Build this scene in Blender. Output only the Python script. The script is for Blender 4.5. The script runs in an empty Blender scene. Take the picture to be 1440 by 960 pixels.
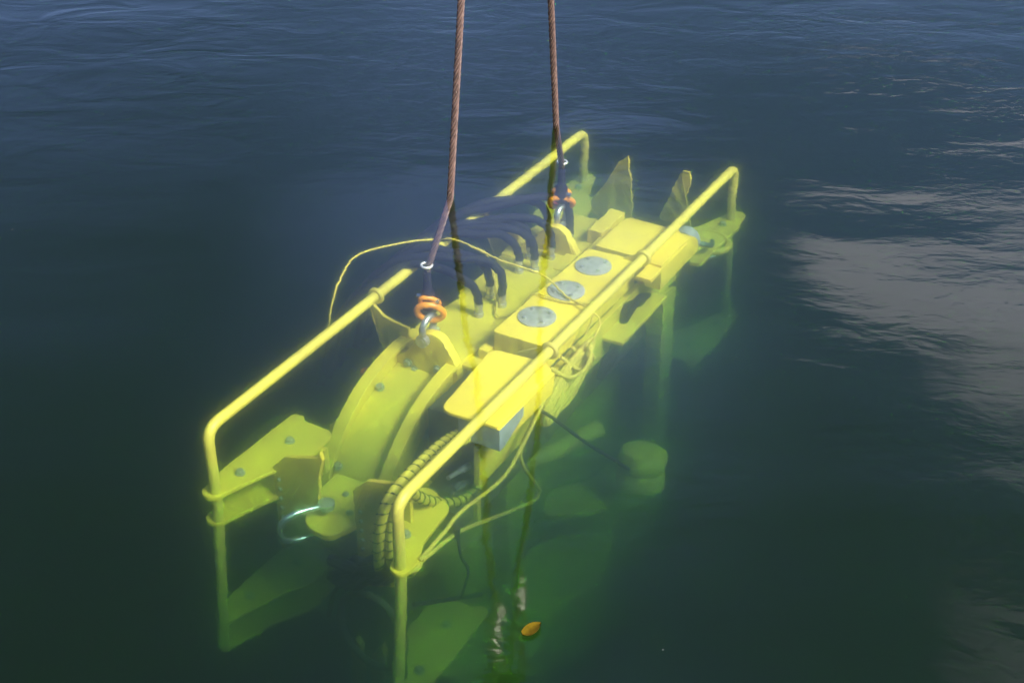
import bpy, bmesh, math, random
from mathutils import Vector, Matrix, noise
random.seed(7)
R = math.radians
S = bpy.context.scene
C = S.collection

# ------------------------------------------------------------------ camera
cam = bpy.data.objects.new('camera', bpy.data.cameras.new('camera'))
C.objects.link(cam)
cam.location = (0, 0, 2.8)
cam.rotation_euler = (R(57), 0, 0)
cam.data.lens = 50
cam.data.sensor_width = 36
cam.data.clip_start = 0.05
cam.data.clip_end = 1200
S.camera = cam

# ------------------------------------------------------------------ light
SUN_DIR = Vector((0.58, -0.50, 0.80)).normalized()          # towards the sun
SUN_EL = math.asin(SUN_DIR.z)
SUN_ROT = math.atan2(SUN_DIR.x, SUN_DIR.y)
W = bpy.data.worlds.new('World')
S.world = W
W.use_nodes = True
nt = W.node_tree
N, K = nt.nodes, nt.links
bg = N['Background']
bg.inputs['Strength'].default_value = 0.05
sky = N.new('ShaderNodeTexSky')
sky.sky_type = 'NISHITA'
sky.sun_disc = False
sky.sun_elevation = SUN_EL
sky.sun_rotation = SUN_ROT
sky.air_density = 1.0
sky.dust_density = 0.6
sky.ozone_density = 3.0


def wmath(op, a, b=None, c=None):
    n = N.new('ShaderNodeMath')
    n.operation = op
    for i, v in enumerate((a, b, c)):
        if v is None:
            continue
        if isinstance(v, (int, float)):
            n.inputs[i].default_value = v
        else:
            K.new(v, n.inputs[i])
    return n.outputs[0]


def wrange(v, a, b, c=0.0, d=1.0, kind='SMOOTHSTEP'):
    n = N.new('ShaderNodeMapRange')
    n.interpolation_type = kind
    K.new(v, n.inputs[0])
    for i, x in enumerate((a, b, c, d)):
        n.inputs[i + 1].default_value = x
    return n.outputs[0]


# broken cloud: a noise field on a flat cloud layer overhead, denser to the east
tc = N.new('ShaderNodeTexCoord')
sep = N.new('ShaderNodeSeparateXYZ')
K.new(tc.outputs['Generated'], sep.inputs[0])
zc = wmath('MAXIMUM', sep.outputs[2], 0.06)
px_, py_ = wmath('DIVIDE', sep.outputs[0], zc), wmath('DIVIDE', sep.outputs[1], zc)
comb = N.new('ShaderNodeCombineXYZ')
K.new(px_, comb.inputs[0])
K.new(py_, comb.inputs[1])
cl = N.new('ShaderNodeTexNoise')
cl.inputs['Scale'].default_value = 1.9
cl.inputs['Detail'].default_value = 7.0
cl.inputs['Roughness'].default_value = 0.56
cl.inputs['Distortion'].default_value = 0.5
mp = N.new('ShaderNodeMapping')
mp.inputs['Location'].default_value = (3.1, 1.7, 0.0)
K.new(comb.outputs[0], mp.inputs[0])
K.new(mp.outputs[0], cl.inputs['Vector'])
bank = wmath('MULTIPLY', wrange(px_, 0.16, 0.62, 0.0, 0.36), wrange(py_, 1.95, 1.60))
bank = wmath('MULTIPLY', bank, wrange(py_, 0.95, 1.45, 0.50, 1.0))
# thin high veil, thicker overhead than to the west
veil_n = N.new('ShaderNodeTexNoise')
veil_n.inputs['Scale'].default_value = 0.8
veil_n.inputs['Detail'].default_value = 3.0
K.new(comb.outputs[0], veil_n.inputs['Vector'])
veil = wmath('MULTIPLY', wrange(px_, -0.46, -0.10, 0.0, 0.85), wrange(veil_n.outputs[0], 0.25, 0.7, 0.4, 1.0))
veil = wmath('MULTIPLY', veil, wrange(py_, 2.3, 1.8, 0.12, 1.0))
veil = wmath('MULTIPLY', veil, wmath('MULTIPLY', wrange(px_, 0.38, 0.10, 0.25, 1.0), wrange(py_, 1.0, 1.4, 0.3, 1.0)))
dens = wmath('ADD', cl.outputs[0], bank)
cover = wrange(dens, 0.67, 0.82)
cmix = N.new('ShaderNodeMix')
cmix.data_type = 'RGBA'
K.new(wmath('MULTIPLY', cover, 0.92), cmix.inputs[0])
tint = N.new('ShaderNodeMix')                # the photograph's cool white balance
tint.data_type = 'RGBA'
tint.blend_type = 'MULTIPLY'
tint.inputs[0].default_value = 1.0
tint.inputs[7].default_value = (0.74, 0.72, 0.96, 1)
K.new(sky.outputs[0], tint.inputs[6])
vmix = N.new('ShaderNodeMix')
vmix.data_type = 'RGBA'
K.new(veil, vmix.inputs[0])
K.new(tint.outputs[2], vmix.inputs[6])
vmix.inputs[7].default_value = (3.9, 5.8, 13.5, 1)
K.new(vmix.outputs[2], cmix.inputs[6])
cmix.inputs[7].default_value = (9.8, 9.6, 12.0, 1)
K.new(cmix.outputs[2], bg.inputs['Color'])

sun = bpy.data.objects.new('sun', bpy.data.lights.new('sun', 'SUN'))
C.objects.link(sun)
sun.data.energy = 4.2
sun.data.angle = R(18)
sun.data.color = (1.0, 0.95, 0.87)
sun.rotation_euler = SUN_DIR.to_track_quat('Z', 'Y').to_euler()

vs = S.view_settings
vs.view_transform = 'Standard'
vs.look = 'None'
vs.exposure = 2.35
vs.gamma = 1
S.render.engine = 'CYCLES'
cy = S.cycles
cy.max_bounces = 10
cy.diffuse_bounces = 3
cy.glossy_bounces = 3
cy.transparent_max_bounces = 16
cy.volume_bounces = 3
cy.use_adaptive_sampling = True
cy.adaptive_threshold = 0.02
cy.use_denoising = True
cy.sample_clamp_indirect = 4.0

# ------------------------------------------------------------------ frame of the machine
# u runs along the machine (near end 0, far end 3.25), v across it (camera side +), w up from its guard rails
YAW = R(60)
UX = Vector((math.cos(YAW), math.sin(YAW), 0))
VX = Vector((math.sin(YAW), -math.cos(YAW), 0))
ZX = Vector((0, 0, 1))
ORG = Vector((-0.805, 4.365, -0.58))
LEN = 3.25


def P(u, v, w):
    return ORG + UX * u + VX * v + ZX * w


def rip(p):
    """Small unevenness of worn, dented steel and slack rope, a little stronger at the far end."""
    a = 0.0005 + 0.0070 * max(0.0, min(1.0, (p.y - 4.7) / 2.0)) ** 1.2 + 0.006 * max(0.0, min(1.0, (-0.75 - p.z) / 0.9))
    q = Vector((p.x * 7.0, p.y * 48.0, p.z * 48.0))
    s = noise.noise(q) + 0.8 * noise.noise(q * 2.1)
    return p + Vector((s * a * 1.3, s * a * 0.4, 0))  # mostly sideways shift, imitating refraction through surface ripples


# ------------------------------------------------------------------ materials
def mat(name):
    m = bpy.data.materials.new(name)
    m.use_nodes = True
    return m, m.node_tree.nodes, m.node_tree.links, m.node_tree.nodes['Principled BSDF']


def simple(name, col, rough=0.5, metal=0.0, var=0.25, scale=18.0, dark=None, bump=0.0, bscale=60.0):
    m, n, l, b = mat(name)
    geo = n.new('ShaderNodeNewGeometry')
    t = n.new('ShaderNodeTexNoise')
    t.inputs['Scale'].default_value = scale
    t.inputs['Detail'].default_value = 6
    l.new(geo.outputs['Position'], t.inputs['Vector'])
    r = n.new('ShaderNodeValToRGB')
    d = dark or tuple(c * (1 - var) for c in col)
    r.color_ramp.elements[0].position = 0.34
    r.color_ramp.elements[1].position = 0.62
    r.color_ramp.elements[0].color = (*d, 1)
    r.color_ramp.elements[1].color = (*col, 1)
    l.new(t.outputs[0], r.inputs[0])
    l.new(r.outputs[0], b.inputs['Base Color'])
    b.inputs['Roughness'].default_value = rough
    b.inputs['Metallic'].default_value = metal
    if bump:
        t2 = n.new('ShaderNodeTexNoise')
        t2.inputs['Scale'].default_value = bscale
        t2.inputs['Detail'].default_value = 4
        l.new(geo.outputs['Position'], t2.inputs['Vector'])
        bp = n.new('ShaderNodeBump')
        bp.inputs['Strength'].default_value = bump
        bp.inputs['Distance'].default_value = 0.01
        l.new(t2.outputs[0], bp.inputs['Height'])
        l.new(bp.outputs[0], b.inputs['Normal'])
    return m


def paint_mat(name, col, dirt):
    """Gloss machinery paint: slight colour drift, scuffs and a few dirty streaks."""
    m, n, l, b = mat(name)
    geo = n.new('ShaderNodeNewGeometry')
    t = n.new('ShaderNodeTexNoise')
    t.inputs['Scale'].default_value = 3.2
    t.inputs['Detail'].default_value = 8
    t.inputs['Roughness'].default_value = 0.6
    l.new(geo.outputs['Position'], t.inputs['Vector'])
    r = n.new('ShaderNodeValToRGB')
    r.color_ramp.elements[0].position = 0.30
    r.color_ramp.elements[1].position = 0.60
    r.color_ramp.elements[0].color = (col[0] * 0.76, col[1] * 0.74, col[2], 1)
    r.color_ramp.elements[1].color = (*col, 1)
    l.new(t.outputs[0], r.inputs[0])
    t2 = n.new('ShaderNodeTexNoise')
    t2.inputs['Scale'].default_value = 26
    t2.inputs['Detail'].default_value = 6
    t2.inputs['Roughness'].default_value = 0.7
    l.new(geo.outputs['Position'], t2.inputs['Vector'])
    r2 = n.new('ShaderNodeValToRGB')
    r2.color_ramp.elements[0].position = 0.60
    r2.color_ramp.elements[1].position = 0.74
    r2.color_ramp.elements[0].color = (0, 0, 0, 1)
    r2.color_ramp.elements[1].color = (0.5, 0.5, 0.5, 1)
    l.new(t2.outputs[0], r2.inputs[0])
    mx = n.new('ShaderNodeMix')
    mx.data_type = 'RGBA'
    l.new(r2.outputs[0], mx.inputs[0])
    l.new(r.outputs[0], mx.inputs[6])
    mx.inputs[7].default_value = (*dirt, 1)
    l.new(mx.outputs[2], b.inputs['Base Color'])
    b.inputs['Roughness'].default_value = 0.5
    return m


M = {
    'paint': paint_mat('yellow_paint', (0.88, 0.61, 0.035), (0.45, 0.33, 0.06)),
    'rail': paint_mat('rail_paint', (0.68, 0.51, 0.06), (0.42, 0.30, 0.08)),
    'zinc': simple('galvanised_steel', (0.62, 0.58, 0.54), 0.32, 0.75, 0.3, 40),
    'cover': simple('grey_cover', (0.40, 0.36, 0.33), 0.55, 0.1, 0.4, 34),
    'bolt': simple('dull_bolt_steel', (0.34, 0.33, 0.20), 0.6, 0.1, 0.3, 60),
    'steel': simple('bright_steel', (0.7, 0.72, 0.72), 0.22, 0.9, 0.2, 30),
    'grey': simple('grey_housing', (0.30, 0.32, 0.31), 0.6, 0.1, 0.3, 20),
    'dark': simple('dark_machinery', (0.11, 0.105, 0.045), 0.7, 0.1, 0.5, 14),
    'rubber': simple('black_rubber', (0.012, 0.011, 0.016), 0.75, 0, 0.3, 30),
    'rope': simple('yellow_rope', (0.86, 0.62, 0.07), 0.85, 0, 0.4, 90, bump=0.5, bscale=160),
    'wire': simple('rusty_wire', (0.090, 0.054, 0.040), 0.40, 0.2, 0.5, 40),
    'orange': simple('orange_enamel', (0.80, 0.27, 0.005), 0.42, 0, 0.35, 25),
    'conduit': simple('yellow_conduit', (0.62, 0.50, 0.03), 0.6, 0, 0.25, 30),
    'wrap': simple('black_wrap', (0.02, 0.025, 0.01), 0.7, 0, 0.2, 30),
    'red': simple('red_cap', (0.45, 0.03, 0.02), 0.5, 0, 0.3, 20),
    'alloy': simple('pale_ferrule', (0.78, 0.74, 0.66), 0.35, 0.6, 0.25, 35, bump=0.4, bscale=50),
    'hook': simple('dark_hook_steel', (0.035, 0.033, 0.03), 0.5, 0.3, 0.4, 12),
    'leaf': simple('dead_leaf', (0.050, 0.033, 0.001), 0.9, 0, 0.4, 50),
    'mud': simple('seabed_mud', (0.07, 0.06, 0.04), 0.95, 0, 0.5, 1.2),
    'scum': simple('pale_flecks', (0.12, 0.12, 0.10), 0.6, 0, 0.6, 90),
}


for k, v in (('leaf', 0.05), ('scum', 0.1), ('rubber', 0.15), ('wrap', 0.1)):
    M[k].node_tree.nodes['Principled BSDF'].inputs['Specular IOR Level'].default_value = v


# ------------------------------------------------------------------ mesh helpers (world coordinates in, root-relative out)
class MB:
    def __init__(s):
        s.v, s.f, s.m = [], [], []

    def add(s, vs, fs, mi=0):
        k = len(s.v)
        s.v += [Vector(p) for p in vs]
        s.f += [tuple(i + k for i in f) for f in fs]
        s.m += [mi] * len(fs)
        return s

    def tube(s, path, r, seg=12, closed=False, mi=0, caps=True):
        n = len(path)
        rr = r if isinstance(r, (list, tuple)) else [r] * n
        t = []
        for i in range(n):
            a = path[(i - 1) % n] if closed or i > 0 else path[i]
            b = path[(i + 1) % n] if closed or i < n - 1 else path[i]
            d = b - a
            t.append(d.normalized() if d.length > 1e-9 else Vector((0, 0, 1)))
        ref = Vector((0, 0, 1)) if abs(t[0].z) < 0.9 else Vector((1, 0, 0))
        x = t[0].cross(ref).normalized()
        vs = []
        for i in range(n):
            x = (x - t[i] * x.dot(t[i]))
            x = x.normalized() if x.length > 1e-6 else t[i].orthogonal().normalized()
            y = t[i].cross(x)
            for k in range(seg):
                a = 2 * math.pi * k / seg
                vs.append(path[i] + (x * math.cos(a) + y * math.sin(a)) * rr[i])
        fs = []
        for i in range(n if closed else n - 1):
            j = (i + 1) % n
            for k in range(seg):
                k2 = (k + 1) % seg
                fs.append((i * seg + k, i * seg + k2, j * seg + k2, j * seg + k))
        if not closed and caps:
            fs.append(tuple(range(seg - 1, -1, -1)))
            fs.append(tuple((n - 1) * seg + k for k in range(seg)))
        return s.add(vs, fs, mi)

    def prism(s, pts, off, mi=0):
        """A flat polygon given solid depth along the vector off."""
        n = len(pts)
        nrm = Vector((0, 0, 0))
        for i in range(n):
            nrm += pts[i].cross(pts[(i + 1) % n])
        if nrm.dot(off) < 0:
            pts = list(reversed(pts))
        vs = list(pts) + [p + off for p in pts]
        fs = [tuple(range(n - 1, -1, -1)), tuple(range(n, 2 * n))]
        fs += [(i, (i + 1) % n, n + (i + 1) % n, n + i) for i in range(n)]
        return s.add(vs, fs, mi)

    def lathe(s, prof, o, ax, seg=24, mi=0):
        ax = ax.normalized()
        x = ax.orthogonal().normalized()
        y = ax.cross(x)
        n = len(prof)
        vs = []
        for r, h in prof:
            for k in range(seg):
                a = 2 * math.pi * k / seg
                vs.append(o + ax * h + (x * math.cos(a) + y * math.sin(a)) * r)
        fs = [(i * seg + k, i * seg + (k + 1) % seg, (i + 1) * seg + (k + 1) % seg, (i + 1) * seg + k)
              for i in range(n - 1) for k in range(seg)]
        fs.append(tuple(range(seg - 1, -1, -1)))
        fs.append(tuple((n - 1) * seg + k for k in range(seg)))
        return s.add(vs, fs, mi)


def link_obj(name, mb, mats, parent=None, smooth=False, bevel=0.0):
    base = Vector(parent['_o']) if parent is not None else Vector((0, 0, 0))
    me = bpy.data.meshes.new(name)
    me.from_pydata([tuple(p - base) for p in mb.v], [], mb.f)
    for k in (mats if isinstance(mats, (list, tuple)) else [mats]):
        me.materials.append(M[k])
    me.polygons.foreach_set('material_index', mb.m)
    if smooth:
        me.polygons.foreach_set('use_smooth', [True] * len(me.polygons))
        me.set_sharp_from_angle(angle=R(40))
    me.update()
    o = bpy.data.objects.new(name, me)
    C.objects.link(o)
    if parent is not None:
        o.parent = parent
    o['_o'] = tuple(base)
    if bevel:
        b = o.modifiers.new('edge', 'BEVEL')
        b.width = bevel
        b.segments = 2
        b.limit_method = 'ANGLE'
        b.angle_limit = R(40)
    return o


def thing(name, loc, label, cat, group=None):
    o = bpy.data.objects.new(name, None)
    o.empty_display_size = 0.1
    C.objects.link(o)
    o.location = loc
    o['_o'] = tuple(loc)
    o['label'], o['category'] = label, cat
    if group:
        o['group'] = group
    return o


def solo(o, label, cat, group=None, kind=None):
    if label:
        o['label'], o['category'] = label, cat
    if group:
        o['group'] = group
    if kind:
        o['kind'] = kind
    return o


def spline(pts, step=0.02, closed=False):
    """Catmull-Rom curve through pts, sampled about every step metres."""
    n = len(pts)
    out = []
    for i in range(n if closed else n - 1):
        if closed:
            a, b, c, d = (pts[(i + k) % n] for k in (-1, 0, 1, 2))
        else:
            b, c = pts[i], pts[i + 1]
            a = pts[i - 1] if i > 0 else b * 2 - c
            d = pts[i + 2] if i + 2 < n else c * 2 - b
        k = max(2, int((c - b).length / step))
        for j in range(k):
            t = j / k
            out.append(0.5 * ((2 * b) + (c - a) * t + (2 * a - 5 * b + 4 * c - d) * t * t + (3 * b - a - 3 * c + d) * t ** 3))
    if not closed:
        out.append(pts[-1].copy())
    return out


def polyline(pts, step=0.02, fillet=0.0):
    """Straight runs with rounded corners, sampled about every step metres."""
    q = [pts[0]]
    for i in range(1, len(pts) - 1):
        a, b, c = pts[i - 1], pts[i], pts[i + 1]
        if fillet:
            p, s = b + (a - b).normalized() * fillet, b + (c - b).normalized() * fillet
            q += [p.lerp(b, t).lerp(b.lerp(s, t), t) for t in (0, .2, .4, .6, .8, 1)]
        else:
            q.append(b)
    q.append(pts[-1])
    out = []
    for a, b in zip(q, q[1:]):
        k = max(1, int((b - a).length / step))
        out += [a.lerp(b, j / k) for j in range(k)]
    out.append(q[-1])
    return out


def outline(pts, step=0.009, wob=True):
    out = []
    for a, b in zip(pts, pts[1:] + pts[:1]):
        k = max(1, int((b - a).length / step))
        out += [a.lerp(b, j / k) for j in range(k)]
    return [rip(p) for p in out] if wob else out


def rounded(pts, r, n=5):
    out = []
    m = len(pts)
    for i in range(m):
        a, b, c = pts[i - 1], pts[i], pts[(i + 1) % m]
        rr = r[i] if isinstance(r, (list, tuple)) else r
        rr = min(rr, (a - b).length * .48, (c - b).length * .48)
        if rr < 1e-4:
            out.append(b)
            continue
        p, s = b + (a - b).normalized() * rr, b + (c - b).normalized() * rr
        out += [p.lerp(b, k / n).lerp(b.lerp(s, k / n), k / n) for k in range(n + 1)]
    return out


def box_mb(u0, u1, v0, v1, w0, w1, mb=None, wob=True):
    mb = mb or MB()
    return mb.prism(outline([P(u0, v0, w0), P(u1, v0, w0), P(u1, v1, w0), P(u0, v1, w0)], 0.03, wob), ZX * (w1 - w0))


# shared bolt meshes: a hexagon head on a washer, lying along z, and the same turned to other axes
def bolt_mesh(r):
    mb = MB()
    mb.lathe([(r * 1.35, 0), (r * 1.35, r * .25)], Vector((0, 0, 0)), ZX, 14)
    mb.lathe([(r, r * .25), (r, r * .95), (r * .85, r * 1.1)], Vector((0, 0, 0)), ZX, 6)
    me = bpy.data.meshes.new('bolt')
    me.from_pydata([tuple(p) for p in mb.v], [], mb.f)
    return me


BOLTS = {}


def bolt(parent, p, axis, r=0.012, mt='bolt'):
    key = (r, mt)
    if key not in BOLTS:
        BOLTS[key] = bolt_mesh(r)
        BOLTS[key].materials.append(M[mt])
    o = bpy.data.objects.new('bolt', BOLTS[key])
    C.objects.link(o)
    o.parent = parent
    o.location = p - Vector(parent['_o'])
    o.rotation_euler = axis.to_track_quat('Z', 'Y').to_euler()
    return o


# ------------------------------------------------------------------ the setting: water, seabed
def water_material():
    m = bpy.data.materials.new('sea_water')
    m.use_nodes = True
    n, l = m.node_tree.nodes, m.node_tree.links
    n.clear()
    out = n.new('ShaderNodeOutputMaterial')
    geo = n.new('ShaderNodeNewGeometry')

    def nz(scale, sx, sy, detail, rough, rot=0.0, dist=0.0):
        mpn = n.new('ShaderNodeMapping')
        mpn.inputs['Scale'].default_value = (sx, sy, 1)
        mpn.inputs['Rotation'].default_value = (0, 0, rot)
        l.new(geo.outputs['Position'], mpn.inputs[0])
        t = n.new('ShaderNodeTexNoise')
        t.inputs['Scale'].default_value = scale
        t.inputs['Detail'].default_value = detail
        t.inputs['Roughness'].default_value = rough
        t.inputs['Distortion'].default_value = dist
        l.new(mpn.outputs[0], t.inputs['Vector'])
        return t.outputs[0]

    def ma(op, a, b, c=None):
        q = n.new('ShaderNodeMath')
        q.operation = op
        for i, v in enumerate((a, b, c)):
            if v is None:
                continue
            if isinstance(v, (int, float)):
                q.inputs[i].default_value = v
            else:
                l.new(v, q.inputs[i])
        return q.outputs[0]

    def bump(h, dist, prev=None):
        b = n.new('ShaderNodeBump')
        b.inputs['Strength'].default_value = 1.0
        b.inputs['Distance'].default_value = dist
        l.new(h, b.inputs['Height'])
        if prev is not None:
            l.new(prev, b.inputs['Normal'])
        return b.outputs[0]

    def rng(v, a, b, c, d):
        q = n.new('ShaderNodeMapRange')
        q.interpolation_type = 'SMOOTHSTEP'
        l.new(v, q.inputs[0])
        for i, x in enumerate((a, b, c, d)):
            q.inputs[i + 1].default_value = x
        return q.outputs[0]

    # cat's-paw patches: where the breeze touches the water the small ripples are stronger
    patch = rng(nz(0.55, 1, 1, 2, .5, .4, .6), 0.42, 0.66, 0.25, 1.0)
    sepx = n.new('ShaderNodeSeparateXYZ')
    l.new(geo.outputs['Position'], sepx.inputs[0])
    breeze = ma('ADD', rng(sepx.outputs[1], 5.0, 9.5, 0.30, 1.8), rng(sepx.outputs[0], 0.7, 2.0, 0.0, 0.35))
    amp = ma('MULTIPLY', patch, breeze)
    swell = nz(1.1, 1, 1.5, 2, .45, .25, .3)
    mid = nz(4.2, 1, 2.3, 3, .55, .30, .5)
    mid = ma('MULTIPLY', mid, ma('ADD', 0.22, ma('MULTIPLY', amp, 1.0)))
    fine = ma('MULTIPLY', nz(15, 1, 1.7, 3, .6, .55, .8), amp)
    grain = ma('MULTIPLY', nz(46, 1, 1.8, 2, .6, .2, .2), ma('ADD', amp, 0.25))
    b1 = bump(swell, 0.003)
    chop = ma('MULTIPLY', nz(2.1, 1, 1.9, 3, .5, .35, .9), rng(sepx.outputs[1], 4.8, 7.5, 0.15, 1.0))
    b2 = bump(mid, 0.0020, bump(chop, 0.0075, b1))
    b3 = bump(grain, 0.00020, bump(fine, 0.0013, b2))
    # Schlick reflectance of a water surface, the same from above and below
    dt = n.new('ShaderNodeVectorMath')
    dt.operation = 'DOT_PRODUCT'
    l.new(geo.outputs['Incoming'], dt.inputs[0])
    l.new(b3, dt.inputs[1])
    k = ma('SUBTRACT', 1.0, ma('MINIMUM', ma('ABSOLUTE', dt.outputs['Value'], 0.0), 1.0))
    f = ma('ADD', ma('MULTIPLY', ma('POWER', k, 4.6), 0.98), 0.02)
    gl = n.new('ShaderNodeBsdfGlossy')
    gl.inputs['Roughness'].default_value = 0.02
    l.new(b3, gl.inputs['Normal'])
    tr = n.new('ShaderNodeBsdfTransparent')
    mx = n.new('ShaderNodeMixShader')
    l.new(f, mx.inputs[0])
    l.new(tr.outputs[0], mx.inputs[1])
    l.new(gl.outputs[0], mx.inputs[2])
    l.new(mx.outputs[0], out.inputs['Surface'])
    # the water body: green, slightly cloudy
    sc = n.new('ShaderNodeVolumeScatter')
    sc.inputs['Color'].default_value = (0.56, 0.68, 0.32, 1)
    sc.inputs['Density'].default_value = 0.68
    sc.inputs['Anisotropy'].default_value = 0.982
    ab = n.new('ShaderNodeVolumeAbsorption')
    ab.inputs['Color'].default_value = (0.50, 0.66, 0.52, 1)
    ab.inputs['Density'].default_value = 1.15
    ad = n.new('ShaderNodeAddShader')
    l.new(sc.outputs[0], ad.inputs[0])
    l.new(ab.outputs[0], ad.inputs[1])
    iso = n.new('ShaderNodeVolumeScatter')           # the finest particles scatter every way
    iso.inputs['Color'].default_value = (0.02, 0.60, 0.12, 1)
    iso.inputs['Density'].default_value = 0.013
    iso.inputs['Anisotropy'].default_value = 0.0
    ad2 = n.new('ShaderNodeAddShader')
    l.new(ad.outputs[0], ad2.inputs[0])
    l.new(iso.outputs[0], ad2.inputs[1])
    l.new(ad2.outputs[0], out.inputs['Volume'])
    return m


M['water'] = water_material()


def murk_material():
    """Cloudier green water below the clear top layer."""
    m = bpy.data.materials.new('cloudy_deep_water')
    m.use_nodes = True
    n, l = m.node_tree.nodes, m.node_tree.links
    n.clear()
    out = n.new('ShaderNodeOutputMaterial')
    sc = n.new('ShaderNodeVolumeScatter')
    sc.inputs['Color'].default_value = (0.04, 0.64, 0.13, 1)
    sc.inputs['Density'].default_value = 0.50
    sc.inputs['Anisotropy'].default_value = 0.72
    ab = n.new('ShaderNodeVolumeAbsorption')
    ab.inputs['Color'].default_value = (0.04, 0.68, 0.28, 1)
    ab.inputs['Density'].default_value = 0.60
    ad = n.new('ShaderNodeAddShader')
    l.new(sc.outputs[0], ad.inputs[0])
    l.new(ab.outputs[0], ad.inputs[1])
    l.new(ad.outputs[0], out.inputs['Volume'])
    return m


M['murk'] = murk_material()


def make_water():
    x0, x1, y0, y1, st = -8.0, 8.0, 0.5, 16.5, 0.08
    nx, ny = int((x1 - x0) / st), int((y1 - y0) / st)
    waves = []
    rr = random.Random(3)
    for lam, am in ((2.6, .0026), (1.7, .0020), (1.15, .0013), (0.8, .0008), (0.55, .0005), (0.42, .00032)):
        for _ in range(2):
            a = R(75) + rr.uniform(-.75, .75)
            waves.append((math.cos(a) * 2 * math.pi / lam, math.sin(a) * 2 * math.pi / lam, rr.uniform(0, 6.3), am))
    mb = MB()
    vs = []
    for j in range(ny + 1):
        for i in range(nx + 1):
            x, y = x0 + i * st, y0 + j * st
            e = min(1.0, min(x - x0, x1 - x, y - y0, y1 - y) / 1.5)
            vs.append((x, y, e * 0.6 * sum(a * math.sin(kx * x + ky * y + p) for kx, ky, p, a in waves)))
    fs = [(j * (nx + 1) + i, j * (nx + 1) + i + 1, (j + 1) * (nx + 1) + i + 1, (j + 1) * (nx + 1) + i)
          for j in range(ny) for i in range(nx)]
    k = len(vs)
    B, D = 400.0, -12.0
    vs += [(-B, -B, 0), (B, -B, 0), (B, B, 0), (-B, B, 0), (-B, -B, D), (B, -B, D), (B, B, D), (-B, B, D)]
    row = lambda j: [j * (nx + 1) + i for i in range(nx + 1)]
    colm = lambda i: [j * (nx + 1) + i for j in range(ny + 1)]
    fs.append(tuple([k, k + 1] + list(reversed(row(0)))))
    fs.append(tuple([k + 1, k + 2] + list(reversed(colm(nx)))))
    fs.append(tuple([k + 2, k + 3] + row(ny)))
    fs.append(tuple([k + 3, k] + colm(0)))
    fs += [(k + 7, k + 6, k + 5, k + 4), (k, k + 4, k + 5, k + 1), (k + 1, k + 5, k + 6, k + 2),
           (k + 2, k + 6, k + 7, k + 3), (k + 3, k + 7, k + 4, k)]
    mb.add(vs, fs)
    o = link_obj('water', mb, 'water')
    o.data.polygons.foreach_set('use_smooth', [True] * len(o.data.polygons))
    o['kind'] = 'structure'
    mb = MB()
    n = 40
    vs = [(-399 + 798 * i / n, -399 + 798 * j / n, -8.5 + 0.8 * noise.noise((i * .7, j * .7, 3))) for j in range(n + 1) for i in range(n + 1)]
    mb.add(vs, [(j * (n + 1) + i, j * (n + 1) + i + 1, (j + 1) * (n + 1) + i + 1, (j + 1) * (n + 1) + i) for j in range(n) for i in range(n)])
    o = link_obj('seabed', mb, 'mud', smooth=True)
    o['kind'] = 'structure'


make_water()
mb = MB()
q = [(-390, -390), (390, -390), (390, 390), (-390, 390)]
mb.add([(x, y, -11.5) for x, y in q] + [(x, y, -0.70) for x, y in q], [(3, 2, 1, 0), (4, 5, 6, 7), (0, 1, 5, 4), (1, 2, 6, 5), (2, 3, 7, 6), (3, 0, 4, 7)])
o = link_obj('deep_water', mb, 'murk')
o['kind'] = 'structure'

# ------------------------------------------------------------------ the machine
mach = thing('subsea_machine', P(LEN / 2, 0, -1.3),
             'big yellow steel machine hanging from two wire ropes just under the water', 'machine')


def flip(u):
    return LEN - u


# guard rails
rails = []
for v in (-0.455, 0.455):
    path = polyline([P(-0.12, v, -1.14), P(-0.035, v, -0.40), P(-0.035, v, 0), P(LEN - 0.03, v + .0, 0), P(LEN - 0.03, v, -0.40), P(LEN + .06, v, -1.14)], 0.006, 0.075)
    r = link_obj('guard_rail', MB().tube([rip(p) for p in path], 0.0235, 14), 'rail', mach, True)
    r['label'] = 'bent tube guard rail on the far left side' if v < 0 else 'bent tube guard rail on the near right side'
    rails.append(r)
    for u in (1.15, 2.08):
        mb = MB()
        c = P(u, v, 0)
        ring = [c + (VX * math.cos(a) + ZX * math.sin(a)) * 0.031 for a in [2 * math.pi * k / 20 for k in range(20)]]
        mb.tube(ring, 0.011, 8, True)
        s = 1 if v < 0 else -1
        if v > 0: mb.prism([P(u - .008, v + s * .03, .012), P(u - .008, v + s * .03, -.03), P(u - .008, v + s * .16, -.11), P(u - .008, v + s * .16, -.06)], UX * .016)
        link_obj('clamp', mb, 'rail', r, True)

# triangular gusset from the left rail's clamp down to the frame, and its twin
for u, k in ((1.12, 1), (2.13, -1)):
    pts = [P(u, -.475, .005), P(u, -.445, -.03), P(u, -.40, -.07), P(u, -.34, -.09), P(u, -.262, -.098), P(u, -.262, -.32), P(u, -.36, -.32), P(u, -.43, -.22), P(u, -.475, -.05)]
    link_obj('gusset', MB().prism(outline(pts), (UX * .014)), 'paint', mach, bevel=.003)

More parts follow.
